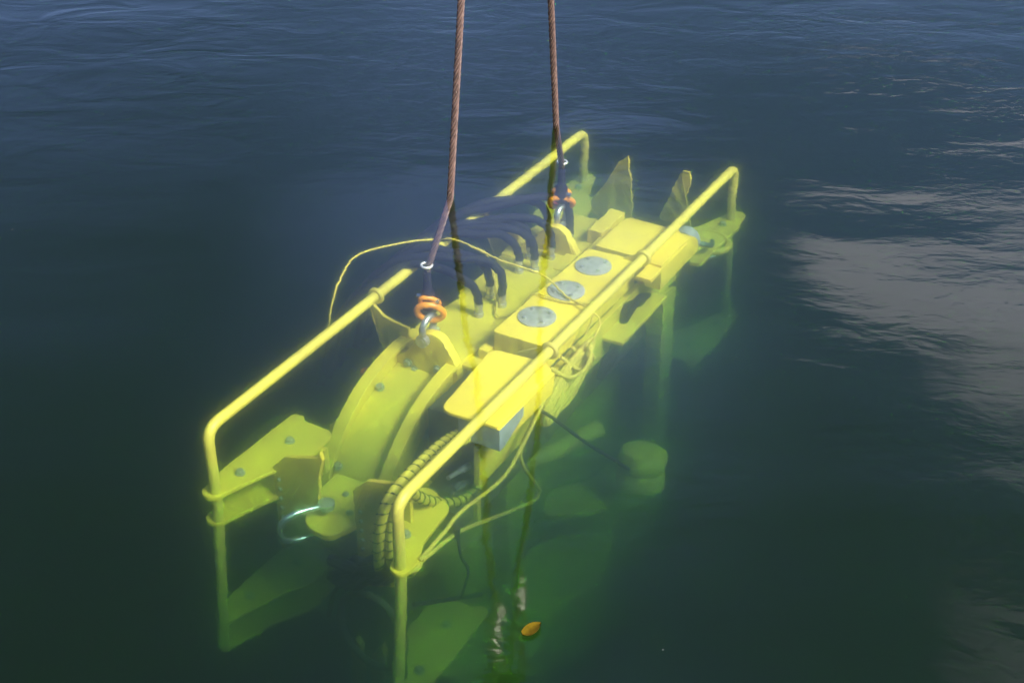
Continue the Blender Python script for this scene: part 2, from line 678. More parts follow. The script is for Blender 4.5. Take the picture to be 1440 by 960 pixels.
# flared arms that carry the rail posts: pairs of plates at both ends, both sides, two heights
ARM = [(-.085, -.47), (-.06, -.515), (-.01, -.515), (.10, -.53), (.56, -.515), (.575, -.46), (.545, -.445), (.54, -.27), (.30, -.26), (.19, -.34), (-.02, -.415), (-.07, -.425)]
ARM_R = [(-.085, .47), (-.05, .50), (.04, .50), (.12, .455), (.36, .435), (.43, .30), (.40, .24), (.30, .24), (.04, .40), (-.06, .415)]
for side in (-1, 1):
    for end in (0, 1):
        for w in (-.335, -.475, -.995, -1.14):
            if side > 0 and w in (-.475, -1.14):
                continue
            sh = -.04 if w < -.8 else 0
            if side > 0 and not end and w > -.8:
                pts = rounded([P(a, b, w) for a, b in ARM_R], .03)
                a = link_obj('frame_arm', MB().prism(outline(pts), ZX * .018), 'paint', mach, bevel=.003)
                bolt(a, P(.13, .37, w + .018), ZX, .017)
                continue
            pts = [P((u + sh) if not end else flip(u + sh), v if side < 0 else -v, w) for u, v in ARM]
            pts = rounded(pts, [.03, .03, .03, .04, .02, .02, .01, .05, .05, .05, .04, .03])
            a = link_obj('frame_arm', MB().prism(outline(pts), ZX * .018), 'paint', mach, bevel=.003)
            if w in (-.335, -.995):
                for (bu, bv) in ((.11, -.445), (.39, -.40)):
                    bolt(a, P((bu + sh) if not end else flip(bu + sh), bv if side < 0 else -bv, w + .018), ZX, .017)
        # web between the two plates of each pair
        for w in ((-.46, -1.125) if side < 0 else ()):
            pts = [P(u if not end else flip(u), v if side < 0 else -v, w) for u, v in ((.40, -.47), (.43, -.47), (.46, -.25), (.43, -.25))]
            link_obj('arm_web', MB().prism(pts, ZX * .122), 'paint', mach)

# curved channels (bellmouths) at both ends: two flanges, a floor between
ARC = [(1.22, -.165), (1.08, -.15), (.95, -.16), (.83, -.185), (.72, -.23), (.62, -.295), (.53, -.375), (.46, -.465), (.42, -.56), (.40, -.66)]
FLOOR = [(1.03, -.235), (.95, -.25), (.84, -.275), (.73, -.315), (.64, -.37), (.56, -.435), (.50, -.51), (.47, -.58), (.455, -.66)]
for end in (0, 1):
    X = (lambda u: u) if not end else flip
    for v in (-.285, .015):
        arc = spline([P(X(u), v, w) for u, w in ARC], .02)
        low = spline([P(X(u * .86 + .17), v, w - .14) for u, w in ARC], .02)
        k = min(len(arc), len(low))
        # a broad top flange on a thinner web
        mb = MB()
        vs, fs = [], []
        for i in range(len(arc)):
            p = rip(arc[i])
            vs += [p - VX * .022, p + VX * .036, p + VX * .036 - ZX * .016, p - VX * .022 - ZX * .016]
        for i in range(len(arc) - 1):
            for q in range(4):
                fs.append((i * 4 + q, i * 4 + (q + 1) % 4, (i + 1) * 4 + (q + 1) % 4, (i + 1) * 4 + q))
        fs += [(3, 2, 1, 0), tuple(len(arc) * 4 - 4 + q for q in range(4))]
        mb.add(vs, fs)
        fl = link_obj('curved_flange', mb, 'paint', mach, True, bevel=.003)
        mb = MB()
        vs, fs = [], []
        for i in range(k):
            p, q = arc[int(i * (len(arc) - 1) / (k - 1))] - ZX * .018, low[int(i * (len(low) - 1) / (k - 1))]
            vs += [p, p + VX * .014, q + VX * .014, q]
        for i in range(k - 1):
            for q in range(4):
                fs.append((i * 4 + q, i * 4 + (q + 1) % 4, (i + 1) * 4 + (q + 1) % 4, (i + 1) * 4 + q))
        fs += [(3, 2, 1, 0), tuple(k * 4 - 4 + q for q in range(4))]
        link_obj('web', mb.add(vs, fs), 'paint', fl, True)
    f0 = spline([P(X(u), -.268, w) for u, w in FLOOR], .03)
    mb = MB()
    vs, fs = [], []
    wv = .268
    for p in f0:
        vs += [p, p + VX * wv, p + VX * wv - ZX * .02 + UX * (.02 if not end else -.02), p - ZX * .02 + UX * (.02 if not end else -.02)]
    for i in range(len(f0) - 1):
        for q in range(4):
            fs.append((i * 4 + q, i * 4 + (q + 1) % 4, (i + 1) * 4 + (q + 1) % 4, (i + 1) * 4 + q))
    fs += [(3, 2, 1, 0), tuple(len(f0) * 4 - 4 + q for q in range(4))]
    ch = link_obj('channel_floor', mb.add(vs, fs), 'paint', mach, True)
    for bu, bv, bw in ((.86, -.25, -.265), (.52, -.25, -.48), (.86, -.02, -.265)):
        bolt(ch, P(X(bu), bv, bw), (ZX + UX * (-.6 if not end else .6)).normalized(), .017)
    # lug plate that the shackle pins through
    u = 1.03
    pts = [P(X(u), -.29, -.32), P(X(u), -.29, -.20), P(X(u), -.22, -.165), P(X(u), -.155, -.06), P(X(u), -.115, -.025), P(X(u), -.06, -.02),
           P(X(u), -.02, -.04), P(X(u), .02, -.10), P(X(u), .055, -.165), P(X(u), .055, -.32)]
    lg = link_obj('lug_plate', MB().prism(outline(rounded(pts, [0, .02, .03, .03, .03, .03, .03, .03, .02, 0])), UX * (.045 if not end else -.045)), 'paint', mach, bevel=.004)
    for bv, bw in ((-.21, -.215), (-.175, -.245), (-.05, -.20)):
        bolt(lg, P(X(u), bv, bw), UX * (-1 if not end else 1), .017)
    # tongue with pad-eye
    wt = -.475
    tp = [P(X(a), b, wt) for a, b in ((.44, -.20), (.46, .04), (.30, .10), (.16, .055), (.08, .02), (.09, -.10), (.15, -.155), (.30, -.20))]
    tg = link_obj('tongue_plate', MB().prism(outline(rounded(tp, [.02, .02, .08, .05, .06, .06, .05, .06])), ZX * .03), 'paint', mach, bevel=.005)
    for a, b in ((.34, -.08), (.25, .005)):
        bolt(tg, P(X(a), b, wt + .03), ZX, .012)
    # bolted end plates beside the near channel (the far end has fins instead)
    for poly, bv in (([(-.345, -.305), (-.275, -.225), (-.10, -.165), (-.085, -.13), (-.075, -.17), (-.10, -.26), (-.115, -.44), (-.16, -.62), (-.345, -.76)], -.315),
                     ([(.068, -.265), (.145, -.185), (.315, -.135), (.345, -.10), (.35, -.20), (.35, -.60), (.20, -.72), (.068, -.78)], .10)) if not end else ():
        uu = .20
        pts = [P(X(uu), a, b) for a, b in poly]
        ep = link_obj('end_plate', MB().prism(outline(pts), UX * (.02 if not end else -.02)), 'paint', mach, bevel=.003)
        for q in range(8):
            bolt(ep, P(X(uu), bv, -.36 - q * .05), UX * (-1 if not end else 1), .008, 'bolt')

# tall fins at the far end
for poly in ([(-.33, -.34), (-.24, -.20), (-.165, -.06), (-.115, -.015), (-.105, -.05), (-.085, -.20), (-.065, -.42), (-.33, -.42)],
             [(.10, -.31), (.16, -.16), (.185, -.07), (.225, -.02), (.255, -.02), (.265, -.09), (.245, -.16), (.28, -.35), (.10, -.35)]):
    pts = [P(3.08, a, b) for a, b in poly]
    link_obj('end_fin', MB().prism(outline(pts, .008), UX * .010), 'paint', mach)

# deck
dk = [P(1.08, -.29, -.19), P(1.08, .14, -.19), P(2.18, .14, -.19), P(2.18, -.29, -.19), P(1.98, -.305, -.19), P(1.93, -.275, -.19), P(1.62, -.30, -.19), P(1.56, -.265, -.19), P(1.30, -.31, -.19)]
deck = link_obj('deck_plate', MB().prism(outline(dk), ZX * .02), 'paint', mach, bevel=.003)
for bu, bv in ((1.16, -.2), (1.22, .07), (1.75, .06), (2.1, .06)):
    bolt(deck, P(bu, bv, -.17), ZX, .010, 'paint')
link_obj('deck_step', MB().prism(outline([P(1.16, .085, -.168), P(1.16, .135, -.168), P(2.5, .135, -.168), P(2.5, .085, -.168)]), ZX * .05), 'paint', mach, bevel=.006)
for pts, dz in (([P(2.18, -.28, -.20), P(2.18, .13, -.20), P(2.62, .13, -.20), P(2.62, -.28, -.20)], .02),
                ([P(2.36, .015, -.178), P(2.36, .10, -.178), P(2.62, .10, -.178), P(2.62, .015, -.178)], .085)):
    link_obj('rear_deck_plate', MB().prism(outline(pts), ZX * dz), 'paint', mach, bevel=.003)

# box with three round covers
bt = -.03
bp = rounded([P(1.20, .135, -.165), P(1.205, .40, -.165), P(2.10, .415, -.165), P(2.08, .16, -.165)], .02, 3)
link_obj('cover_box', MB().prism(outline(bp), ZX * (.165 + bt)), 'paint', mach, bevel=.006)
for cu, cv in ((1.935, .262), (1.668, .258), (1.40, .252)):
    mb = MB().lathe([(.0, 0), (.088, 0), (.088, .006), (.082, .009)], P(cu, cv, bt - .0005), ZX, 40)
    d = link_obj('round_cover', mb, 'cover', mach, True)
    for a in (40, 130, 220, 310):
        bolt(d, P(cu + .062 * math.cos(R(a)), cv + .062 * math.sin(R(a)), bt + .0085), ZX, .0085, 'zinc')

# near and far rounded covers either side of that box, with grey end boxes beneath
pts = rounded([P(.585, .245, -.035), P(1.085, .20, -.035), P(1.11, .455, -.035), P(1.07, .515, -.035), P(.60, .515, -.035)], [.06, .05, .02, .03, .01], 6)
nc = link_obj('side_cover', MB().prism(outline(pts), ZX * -.018), 'paint', mach, bevel=.005)
nc['label'] = 'flat cover with a rounded corner at the near end'
link_obj('cover_skirt', MB().prism(outline([P(.60, .512, -.05), P(1.07, .512, -.05), P(1.05, .512, -.14), P(.70, .512, -.14)]), VX * .012), 'paint', mach)
mb = MB().prism([P(.602, .525, -.052), P(.80, .525, -.052), P(.80, .525, -.10), P(.64, .525, -.16), P(.602, .525, -.16)], VX * -.20)
link_obj('end_housing', mb, 'grey', mach, bevel=.003)
mb = MB()
prof = [(2.13, -.17), (2.13, -.034), (2.40, -.034), (2.47, -.042), (2.53, -.065), (2.575, -.105), (2.59, -.17)]
mb.prism([P(a, .175, b) for a, b in prof], VX * .265)
mb.prism([P(a, .447, b - .012) for a, b in prof], VX * .085)
fc = link_obj('side_cover', mb, 'paint', mach, True)
fc['label'] = 'long cover rolled down at the far end'
link_obj('cover_lip', MB().prism(outline([P(2.0, .46, -.055), P(2.0, .535, -.06), P(2.42, .535, -.06), P(2.42, .46, -.055)]), ZX * -.02), 'paint', mach, bevel=.003)
mb = MB().lathe([(.0, 0), (.062, 0), (.070, .02), (.070, .06), (.055, .07)], P(2.58, .45, -.16), UX, 24)
link_obj('motor_end', mb, 'grey', mach, True)
mb = MB().tube(spline([P(2.68, .45, -.20), P(2.74, .50, -.23), P(2.80, .52, -.26), P(2.86, .50, -.27)], .015), .014, 10)
link_obj('hydraulic_fitting', mb, 'steel', mach, True)

# inner frame and the shadowed machinery under the covers
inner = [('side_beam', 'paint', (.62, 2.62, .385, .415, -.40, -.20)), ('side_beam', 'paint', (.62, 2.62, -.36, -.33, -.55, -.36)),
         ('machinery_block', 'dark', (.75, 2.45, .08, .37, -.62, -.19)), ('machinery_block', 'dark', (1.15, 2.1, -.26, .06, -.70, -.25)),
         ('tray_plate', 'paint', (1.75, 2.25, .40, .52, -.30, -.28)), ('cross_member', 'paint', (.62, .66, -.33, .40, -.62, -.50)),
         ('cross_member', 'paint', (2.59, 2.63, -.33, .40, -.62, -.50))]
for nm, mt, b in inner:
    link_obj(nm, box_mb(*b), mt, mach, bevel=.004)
# legs
for u0, u1, vr in ((2.28, 2.60, .40), (1.04, 1.34, .20)):
    for v0 in (vr, -.36):
        mb = MB()
        mb.prism(outline([P(u0, v0, -.36), P(u1, v0, -.44), P(u1 + .04, v0, -1.75), P(u0 + .06, v0, -1.75)]), VX * .02)
        mb.prism(outline([P(u0, v0 + .02, -.34), P(u0 + .02, v0 + .02, -.35), P(u0 + .08, v0 + .02, -1.75), P(u0 + .06, v0 + .02, -1.75)]), VX * .07)
        link_obj('leg', mb, 'paint', mach, bevel=.003)
mb = MB().tube([rip(p) for p in spline([P(3.02, .33, -.335), P(3.04, .46, -.33), P(2.99, .545, -.33), P(2.90, .55, -.335), P(2.87, .50, -.34)], .012)], .019, 10)
link_obj('tow_eye', mb, 'paint', mach, True)
mb = MB().tube(spline([P(2.90, .36, -.34), P(2.82, .41, -.35), P(2.82, .48, -.36), P(2.88, .52, -.36)], .012), .011, 10)
link_obj('tow_eye_ring', mb, 'zinc', mach, True)
# L-shaped bracket and its foot
mb = MB()
mb.tube([rip(p) for p in polyline([P(2.52, .40, -.30), P(2.22, .41, -.235), P(2.20, .41, -.26)], .02)], .011, 8)
mb.tube([rip(p) for p in polyline([P(2.30, .41, -.26), P(2.44, .42, -.36), P(2.20, .42, -.40)], .02)], .009, 8)
link_obj('edge_bracket', mb, 'paint', mach, True)
# lower skid beams and the round buoyancy drum at the side
mb = MB()
mb.tube([rip(p) for p in polyline([P(1.22, .12, -.86), P(1.50, .30, -.84), P(1.78, .40, -.84)], .02)], .045, 10)
link_obj('skid_beam', mb, 'paint', mach, True)
mb = MB()
mb.prism(outline(rounded([P(1.30, .34, -1.12), P(1.50, .26, -1.12), P(1.74, .46, -1.12), P(1.70, .58, -1.12), P(1.50, .58, -1.12)], .08)), ZX * .03)
link_obj('skid_plate', mb, 'paint', mach, bevel=.004)
mb = MB()
mb.prism(outline(rounded([P(1.35, .05, -.90), P(1.62, .08, -.90), P(1.70, .30, -.90), P(1.45, .22, -.90)], .05)), ZX * .03)
link_obj('skid_plate', mb, 'paint', mach, bevel=.004)


for nm, poly, w0, h in (('added_glow_slab', [(.42, .26), (1.0, .24), (2.0, .24), (2.45, .30), (2.50, .48), (2.05, .60), (1.85, .52), (1.3, .66), (1.1, .56), (.70, .62), (.40, .50)], -1.80, .42),
                        ('added_glow_block', [(.75, -.30), (2.5, -.30), (2.5, .20), (.75, .20)], -1.5, .50)):  # bulky bodies added to give a dim green glow under the machine
    pts = outline(rounded([P(a, b, w0) for a, b in poly], .10), .03)
    link_obj(nm, MB().prism(pts, ZX * h), 'paint', mach, bevel=.05)


def drum(o, ax, r, h, seg=40):
    mb = MB()
    mb.lathe([(0.0, h), (r * .55, h), (r * .86, h * .95), (r, h * .78), (r * 1.0, h * .52), (r * .93, h * .46), (r * .93, h * .40), (r, h * .34), (r, 0)], o, ax, seg)
    out = MB()
    for p in mb.v:
        q = Vector((p.x * 5, p.y * 30, p.z * 30))
        out.v.append(p + Vector((noise.noise(q) * .016, 0, 0)))  # refraction ripple put into the drum's shape
    out.f, out.m = mb.f, mb.m
    return out


link_obj('skid_drum', drum(P(1.65, .70, -.98), (ZX + UX * .18 + VX * -.05).normalized(), .118, .19), 'paint', mach, True)
# lower ring around the near end and lower blades
mb = MB()
cc = P(.12, .18, -.92)
ring = [cc + VX * (.165 * math.cos(a)) + ZX * (.20 * math.sin(a)) for a in [2 * math.pi * k / 48 for k in range(48)]]
mb.tube(ring, .016, 10, True)
link_obj('guide_ring', mb, 'dark', mach, True)
for poly in ([(.02, -1.12), (.055, -1.06), (.075, -1.10), (.07, -1.5), (.02, -1.5)], [(.12, -1.15), (.19, -1.03), (.20, -1.08), (.17, -1.5), (.12, -1.5)]):
    link_obj('lower_blade', MB().prism(outline([P(.16, a, b) for a, b in poly]), UX * .03), 'paint', mach, bevel=.004)

# bent ring where the near right post passes its arm
mb = MB()
c = P(.02, .455, -.345)
hook_ring = [c + VX * (.042 * math.cos(a)) + UX * (.042 * math.sin(a)) for a in [2 * math.pi * k / 24 for k in range(24)]]
mb.tube(hook_ring, .013, 8, True)
link_obj('post_collar', mb, 'rail', rails[1], True)

# yellow corrugated conduits with a black spiral wrap, plumbed in at both ends
def conduit(pts, r, turns):
    path = spline(pts, .008)
    o = link_obj('conduit', MB().tube(path, r, 14), 'conduit', mach, True)
    n = len(path)
    hel = []
    t0 = (path[1] - path[0]).normalized()
    x = t0.orthogonal().normalized()
    for i in range(n):
        t = (path[min(i + 1, n - 1)] - path[max(i - 1, 0)]).normalized()
        x = (x - t * x.dot(t)).normalized()
        y = t.cross(x)
        a = 2 * math.pi * turns * i / n
        hel.append(path[i] + (x * math.cos(a) + y * math.sin(a)) * (r + .0016))
    link_obj('spiral_wrap', MB().tube(hel, .0042, 6), 'wrap', o, True)


conduit([P(.72, .30, -.20), P(.50, .325, -.115), P(.35, .33, -.095), P(.22, .335, -.09), P(.10, .33, -.115), P(.04, .325, -.19), P(.015, .32, -.32), P(.01, .32, -.50)], .022, 26)
conduit([P(.72, .36, -.20), P(.50, .37, -.115), P(.36, .37, -.10), P(.23, .375, -.11), P(.12, .37, -.14), P(.06, .365, -.22), P(.04, .36, -.34), P(.03, .36, -.50)], .021, 24)
conduit([P(.16, .37, -.10), P(.22, .365, -.18), P(.31, .36, -.275), P(.44, .36, -.38), P(.57, .36, -.455), P(.66, .36, -.475), P(.74, .37, -.44)], .021, 13)
# bright hydraulic fittings beneath the near cover
mb = MB()
for a, b, r in (((.50, .335, -.30), (.60, .335, -.33), .010), ((.60, .335, -.33), (.66, .335, -.345), .016)):
    mb.tube([P(*a), P(*b)], r, 10)
link_obj('hydraulic_ram', mb, 'zinc', mach, True)
for a, b, r in (((.54, .34, -.39), (.60, .35, -.40), .010), ((.55, .33, -.37), (.53, .33, -.45), .012), ((.61, .34, -.40), (.65, .34, -.42), .013), ((.48, .34, -.40), (.51, .34, -.43), .009), ((.52, .35, -.36), (.56, .35, -.36), .008)):
    link_obj('hydraulic_fitting', MB().tube([P(*a), P(*b)], r, 8), 'steel', mach, True)
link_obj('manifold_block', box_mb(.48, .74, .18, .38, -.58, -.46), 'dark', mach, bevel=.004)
link_obj('red_plug', MB().lathe([(.0, 0), (.03, 0), (.035, .02), (.03, .05), (.0, .055)], P(.97, -.40, -.34), ZX, 16), 'red', mach, True)
link_obj('red_plug', MB().lathe([(.0, 0), (.028, 0), (.033, .012), (.026, .03), (.0, .034)], P(2.43, -.22, -.06), ZX, 16), 'red', mach, True)

# ------------------------------------------------------------------ lifting gear
E1, E2 = P(1.196, -.066, .58), P(2.076, -.029, .58)          # where the ropes pass the surface
HK = P(1.64, -.02, 3.86)                                       # the hook's bowl
LUG1, LUG2 = P(1.05, -.115, -.06), P(LEN - .98, -.09, -.06)


def strands(path, d, lay):
    """Six helical strands laid round a core."""
    rs = d * .165
    rc = d * .5 - rs
    n = len(path)
    mb = MB()
    run = 0
    fr = []
    x = None
    for i in range(n):
        t = (path[min(i + 1, n - 1)] - path[max(i - 1, 0)]).normalized()
        if x is None:
            x = t.orthogonal().normalized()
        x = (x - t * x.dot(t)).normalized()
        if i:
            run += (path[i] - path[i - 1]).length
        fr.append((path[i], x.copy(), t.cross(x), run))
    for k in range(6):
        h = [p + (a * math.cos(2 * math.pi * (s / lay + k / 6)) + b * math.sin(2 * math.pi * (s / lay + k / 6))) * rc for p, a, b, s in fr]
        mb.tube(h, rs, 8)
    mb.tube(path, rc * .8, 6)
    return mb


def wire(E, lug, label, shift):
    top = HK + shift
    d = (top - E).normalized()
    ferr = top - d * .62
    low = lug + ZX * .33 + UX * (.02 if lug is LUG1 else -.01)
    t = thing('wire_rope', low, label, 'wire rope', 'steel wire ropes of the lifting sling')
    path = polyline([low, E, ferr], .010)
    link_obj('laid_strands', strands(path, .031, .165), 'wire', t, True)
    # pressed ferrule and eye at the top
    mb = MB().lathe([(.02, -.17), (.034, -.165), (.038, -.13), (.038, -.02), (.032, 0), (.018, .0)], ferr + d * .15, d, 20)
    link_obj('ferrule', mb, 'alloy', t, True)
    side = UX
    eye = [ferr + d * .15]
    pts = [ferr + d * .14 + side * .012, ferr + d * .30 + side * .05, ferr + d * .48 + side * .085, ferr + d * .60 + side * .06, ferr + d * .64,
           ferr + d * .60 - side * .06, ferr + d * .48 - side * .085, ferr + d * .30 - side * .05, ferr + d * .14 - side * .012]
    link_obj('rope_eye', strands(spline(pts, .015), .031, .165), 'wire', t, True)
    # bottom end: white seizing ring, socket body
    link_obj('seizing_ring', MB().tube([low + (UX * math.cos(a) + VX * math.sin(a)) * .024 + ZX * .03 for a in [2 * math.pi * k / 20 for k in range(20)]], .005, 6, True), 'alloy', t, True)
    s1 = low - ZX * .005
    link_obj('socket', MB().lathe([(.0, 0), (.017, 0), (.018, -.05), (.020, -.085), (.030, -.10), (.033, -.15), (.026, -.185), (.0, -.19)], s1, ZX, 18), 'rubber', t, True)
    link_obj('socket_pin', MB().tube([s1 - ZX * .135 - VX * .055, s1 - ZX * .135 + VX * .055], .011, 10), 'steel', t, True)
    return low


def ring_path(c, a, b, ra, rb, n=28, p=1.0):
    out = []
    for k in range(n):
        t = 2 * math.pi * k / n
        out.append(c + a * (ra * math.cos(t)) + b * (rb * math.sin(t)))
    return out


def shackle(name, pin, up, across, size, rod, label, group, mt='zinc'):
    """Bow shackle: bow, two eyes, pin with head and nut."""
    t = thing(name, pin, label, 'shackle', group)
    pts = [pin + across * size * .42 - up * size * .02, pin + across * size * .44 + up * size * .3, pin + across * size * .58 + up * size * .75,
           pin + across * size * .42 + up * size * 1.12, pin + up * size * 1.28, pin - across * size * .42 + up * size * 1.12,
           pin - across * size * .58 + up * size * .75, pin - across * size * .44 + up * size * .3, pin - across * size * .42 - up * size * .02]
    mb = MB().tube(spline(pts, size * .09), rod, 12)
    for s in (1, -1):
        mb.lathe([(0, -rod * .9), (rod * 1.9, -rod * .9), (rod * 1.9, rod * .9), (0, rod * .9)], pin + across * s * size * .42, across, 18)
    link_obj('bow', mb, mt, t, True)
    mb = MB().tube([pin - across * size * .62, pin + across * size * .62], rod * 1.05, 14)
    link_obj('pin', mb, mt, t, True)
    link_obj('nut', MB().lathe([(0, 0), (rod * 1.7, 0), (rod * 1.7, rod * 1.5), (0, rod * 1.6)], pin + across * size * .57, across, 6), 'bolt', t)
    return t


for k, (E, lug, tilt, lab) in enumerate(((E1, LUG1, Vector((.14, .02, .99)), ('near left', 'left')), (E2, LUG2, Vector((-.02, .02, 1)), ('far right', 'right')))):
    low = wire(E, lug, ('brown twisted wire rope entering the water at the left, nearer the camera' if k == 0 else
                        'brown twisted wire rope entering the water at the right, farther off'), UX * (-.05 if k == 0 else .05))
    up = tilt.normalized()
    shackle('bow_shackle', lug, up, UX, .085, .016, ('galvanised bow shackle pinned to the near lug plate of the yellow machine' if k == 0 else
            'galvanised bow shackle pinned to the far lug plate beside the tall fins'), 'bow shackles on the lug plates')
    c = lug + up * .13
    lk = thing('master_link', c, ('orange lifting link above the near lug, clear of the hoses' if k == 0 else 'orange lifting link above the far lug, in front of the tall fin'),
               'lifting link', 'orange lifting links')
    rr = Vector((.97, .1, -.2)) if k == 0 else Vector((.97, .1, -.12))
    up2 = Vector((.05, -.30, .95)) if k == 0 else Vector((.05, -.55, .82))
    link_obj('large_link', MB().tube(ring_path(c, rr, up2, .060, .050), .0145, 10, True), 'orange', lk, True)
    link_obj('small_link', MB().tube(ring_path(c + ZX * .055, rr, (ZX + UX * -.5).normalized(), .042, .030), .011, 10, True), 'orange', lk, True)

# crane hook above (it shows in the water as a reflection)
hk = thing('crane_hook', HK + ZX * .2, 'dark crane hook block holding both wire ropes, mirrored at the bottom edge', 'crane hook')
pts = [HK + ZX * .62, HK + ZX * .42, HK + ZX * .28 - VX * .10, HK + ZX * .08 - VX * .17, HK - ZX * .10 - VX * .10, HK - ZX * .14 + VX * .03,
       HK - ZX * .06 + VX * .15, HK + ZX * .10 + VX * .19, HK + ZX * .18 + VX * .17]
rad = [.05, .055, .065, .075, .08, .078, .062, .045, .02]
sp = spline(pts, .03)
rs = [rad[min(len(rad) - 1, int(i * (len(rad) - 1) / len(sp)))] * (1 - (i * (len(rad) - 1) / len(sp)) % 1) + rad[min(len(rad) - 1, int(i * (len(rad) - 1) / len(sp)) + 1)] * ((i * (len(rad) - 1) / len(sp)) % 1) for i in range(len(sp))]
link_obj('hook_bowl', MB().tube(sp, rs, 14), 'hook', hk, True)
mb = MB().prism(rounded([HK + ZX * .60 - VX * .16, HK + ZX * .60 + VX * .16, HK + ZX * 1.25 + VX * .20, HK + ZX * 1.25 - VX * .20], .08), UX * .16)
link_obj('hook_block', mb, 'hook', hk, bevel=.01)
link_obj('hoist_line', MB().tube([HK + ZX * 1.25, HK + ZX * 7], .03, 10), 'wire', hk, True)

# galvanised tow shackle on the near tongue
t = thing('tow_shackle', P(.20, -.075, -.44), 'galvanised shackle lying on the rounded tongue between the near end plates', 'shackle')
pin = P(.20, -.075, -.44)
d = (P(.06, -.16, -.44) - pin).normalized()
sd = ZX
pts = [pin + sd * .035, pin + d * .05 + sd * .045, pin + d * .13 + sd * .05, pin + d * .19 + sd * .03, pin + d * 0.21 - sd * .02, pin + d * .19 - sd * .07, pin + d * .13 - sd * .09, pin + d * .05 - sd * .085, pin - sd * .075]
link_obj('bow', MB().tube(spline(pts, .01), .014, 12), 'steel', t, True)
link_obj('pin', MB().lathe([(.0, 0), (.034, 0), (.036, .01), (.036, .026), (.03, .03), (.0, .031)], pin + ZX * .028, ZX, 24), 'bolt', t, True)

# ------------------------------------------------------------------ hoses
HOSES = [
    ((1.47, -.10), [(1.45, -.12, .0), (1.42, -.20, .05), (1.42, -.30, .06), (1.40, -.45, .05), (1.34, -.60, .02), (1.24, -.78, -.08), (1.1, -.9, -.3)],
     'black hose plugged in nearest the near lug plate'),
    ((1.60, -.05), [(1.62, -.07, .0), (1.60, -.14, .055), (1.52, -.25, .075), (1.47, -.40, .07), (1.38, -.58, .04), (1.30, -.78, -.05), (1.16, -.92, -.3)],
     'black hose with a tight bend beside the nearest round cover'),
    ((1.64, -.14), [(1.63, -.16, .0), (1.60, -.22, .05), (1.55, -.30, .07), (1.50, -.45, .06), (1.42, -.60, .03), (1.30, -.80, -.10), (1.2, -.95, -.35)],
     'black hose behind the two nearest hoses, at the deck edge'),
    ((1.92, -.14), [(1.90, -.16, .0), (1.86, -.22, .05), (1.80, -.30, .07), (1.72, -.44, .06), (1.58, -.62, .03), (1.44, -.82, -.08), (1.30, -.98, -.32)],
     'black hose curving off the deck edge beneath the thin yellow rope'),
    ((1.97, -.08), [(1.97, -.10, .0), (1.93, -.17, .055), (1.86, -.27, .075), (1.76, -.42, .07), (1.60, -.60, .04), (1.48, -.80, -.06), (1.34, -.97, -.30)],
     'black hose plugged in beside the middle round cover'),
    ((2.07, -.16), [(2.05, -.18, .0), (2.00, -.24, .05), (1.93, -.33, .07), (1.80, -.46, .06), (1.66, -.64, .03), (1.52, -.85, -.08), (1.40, -.99, -.34)],
     'black hose rising between the middle and far groups of fittings'),
    ((2.12, -.07), [(2.12, -.09, .0), (2.08, -.15, .05), (2.00, -.24, .07), (1.88, -.38, .07), (1.72, -.56, .04), (1.58, -.80, -.06), (1.45, -.98, -.32)],
     'black hose bending up beside the farthest round cover'),
    ((2.27, -.17), [(2.26, -.19, .02), (2.21, -.25, .07), (2.12, -.32, .085), (1.98, -.45, .075), (1.82, -.62, .04), (1.66, -.84, -.06), (1.52, -1.0, -.32)],
     'black hose under the far lug plate, left of the outermost one'),
    ((2.30, -.06), [(2.31, -.07, .02), (2.28, -.12, .08), (2.20, -.20, .105), (2.05, -.36, .09), (1.88, -.56, .05), (1.70, -.80, -.05), (1.56, -1.0, -.30)],
     'outermost black hose, arching over the deck toward the far lug plate'),
]
for (hu, hv), pts, lab in HOSES:
    b = P(hu, hv, -.17)
    t = thing('black_hose', b, lab, 'hose', 'black hydraulic hoses plugged into the deck')
    hr = random.Random(int(hu * 1000))
    qq = []
    for pu, pv, pw in pts[:-1]:
        if pv < -.28:
            pu, pv, pw = pu + hr.uniform(-.025, .025), pv + hr.uniform(-.02, .02), pw + hr.uniform(-.02, .015)
        if pv < -.5:
            pw -= (-.5 - pv) * .8
        qq.append((pu, pv, pw))
    path = [P(hu, hv, -.115), P(hu, hv, -.08)] + [P(*q) for q in qq] + [P(qq[-1][0] - .1, qq[-1][1] - .05, qq[-1][2] - .30)]
    link_obj('hose_tube', MB().tube([rip(p) for p in spline(path, .018)], .0205, 12), 'rubber', t, True)
    mb = MB().lathe([(.024, 0), (.024, .02), (.019, .022), (.019, .05), (.022, .052), (.022, .07)], b, ZX, 12)
    link_obj('fitting', mb, 'zinc', t, True)

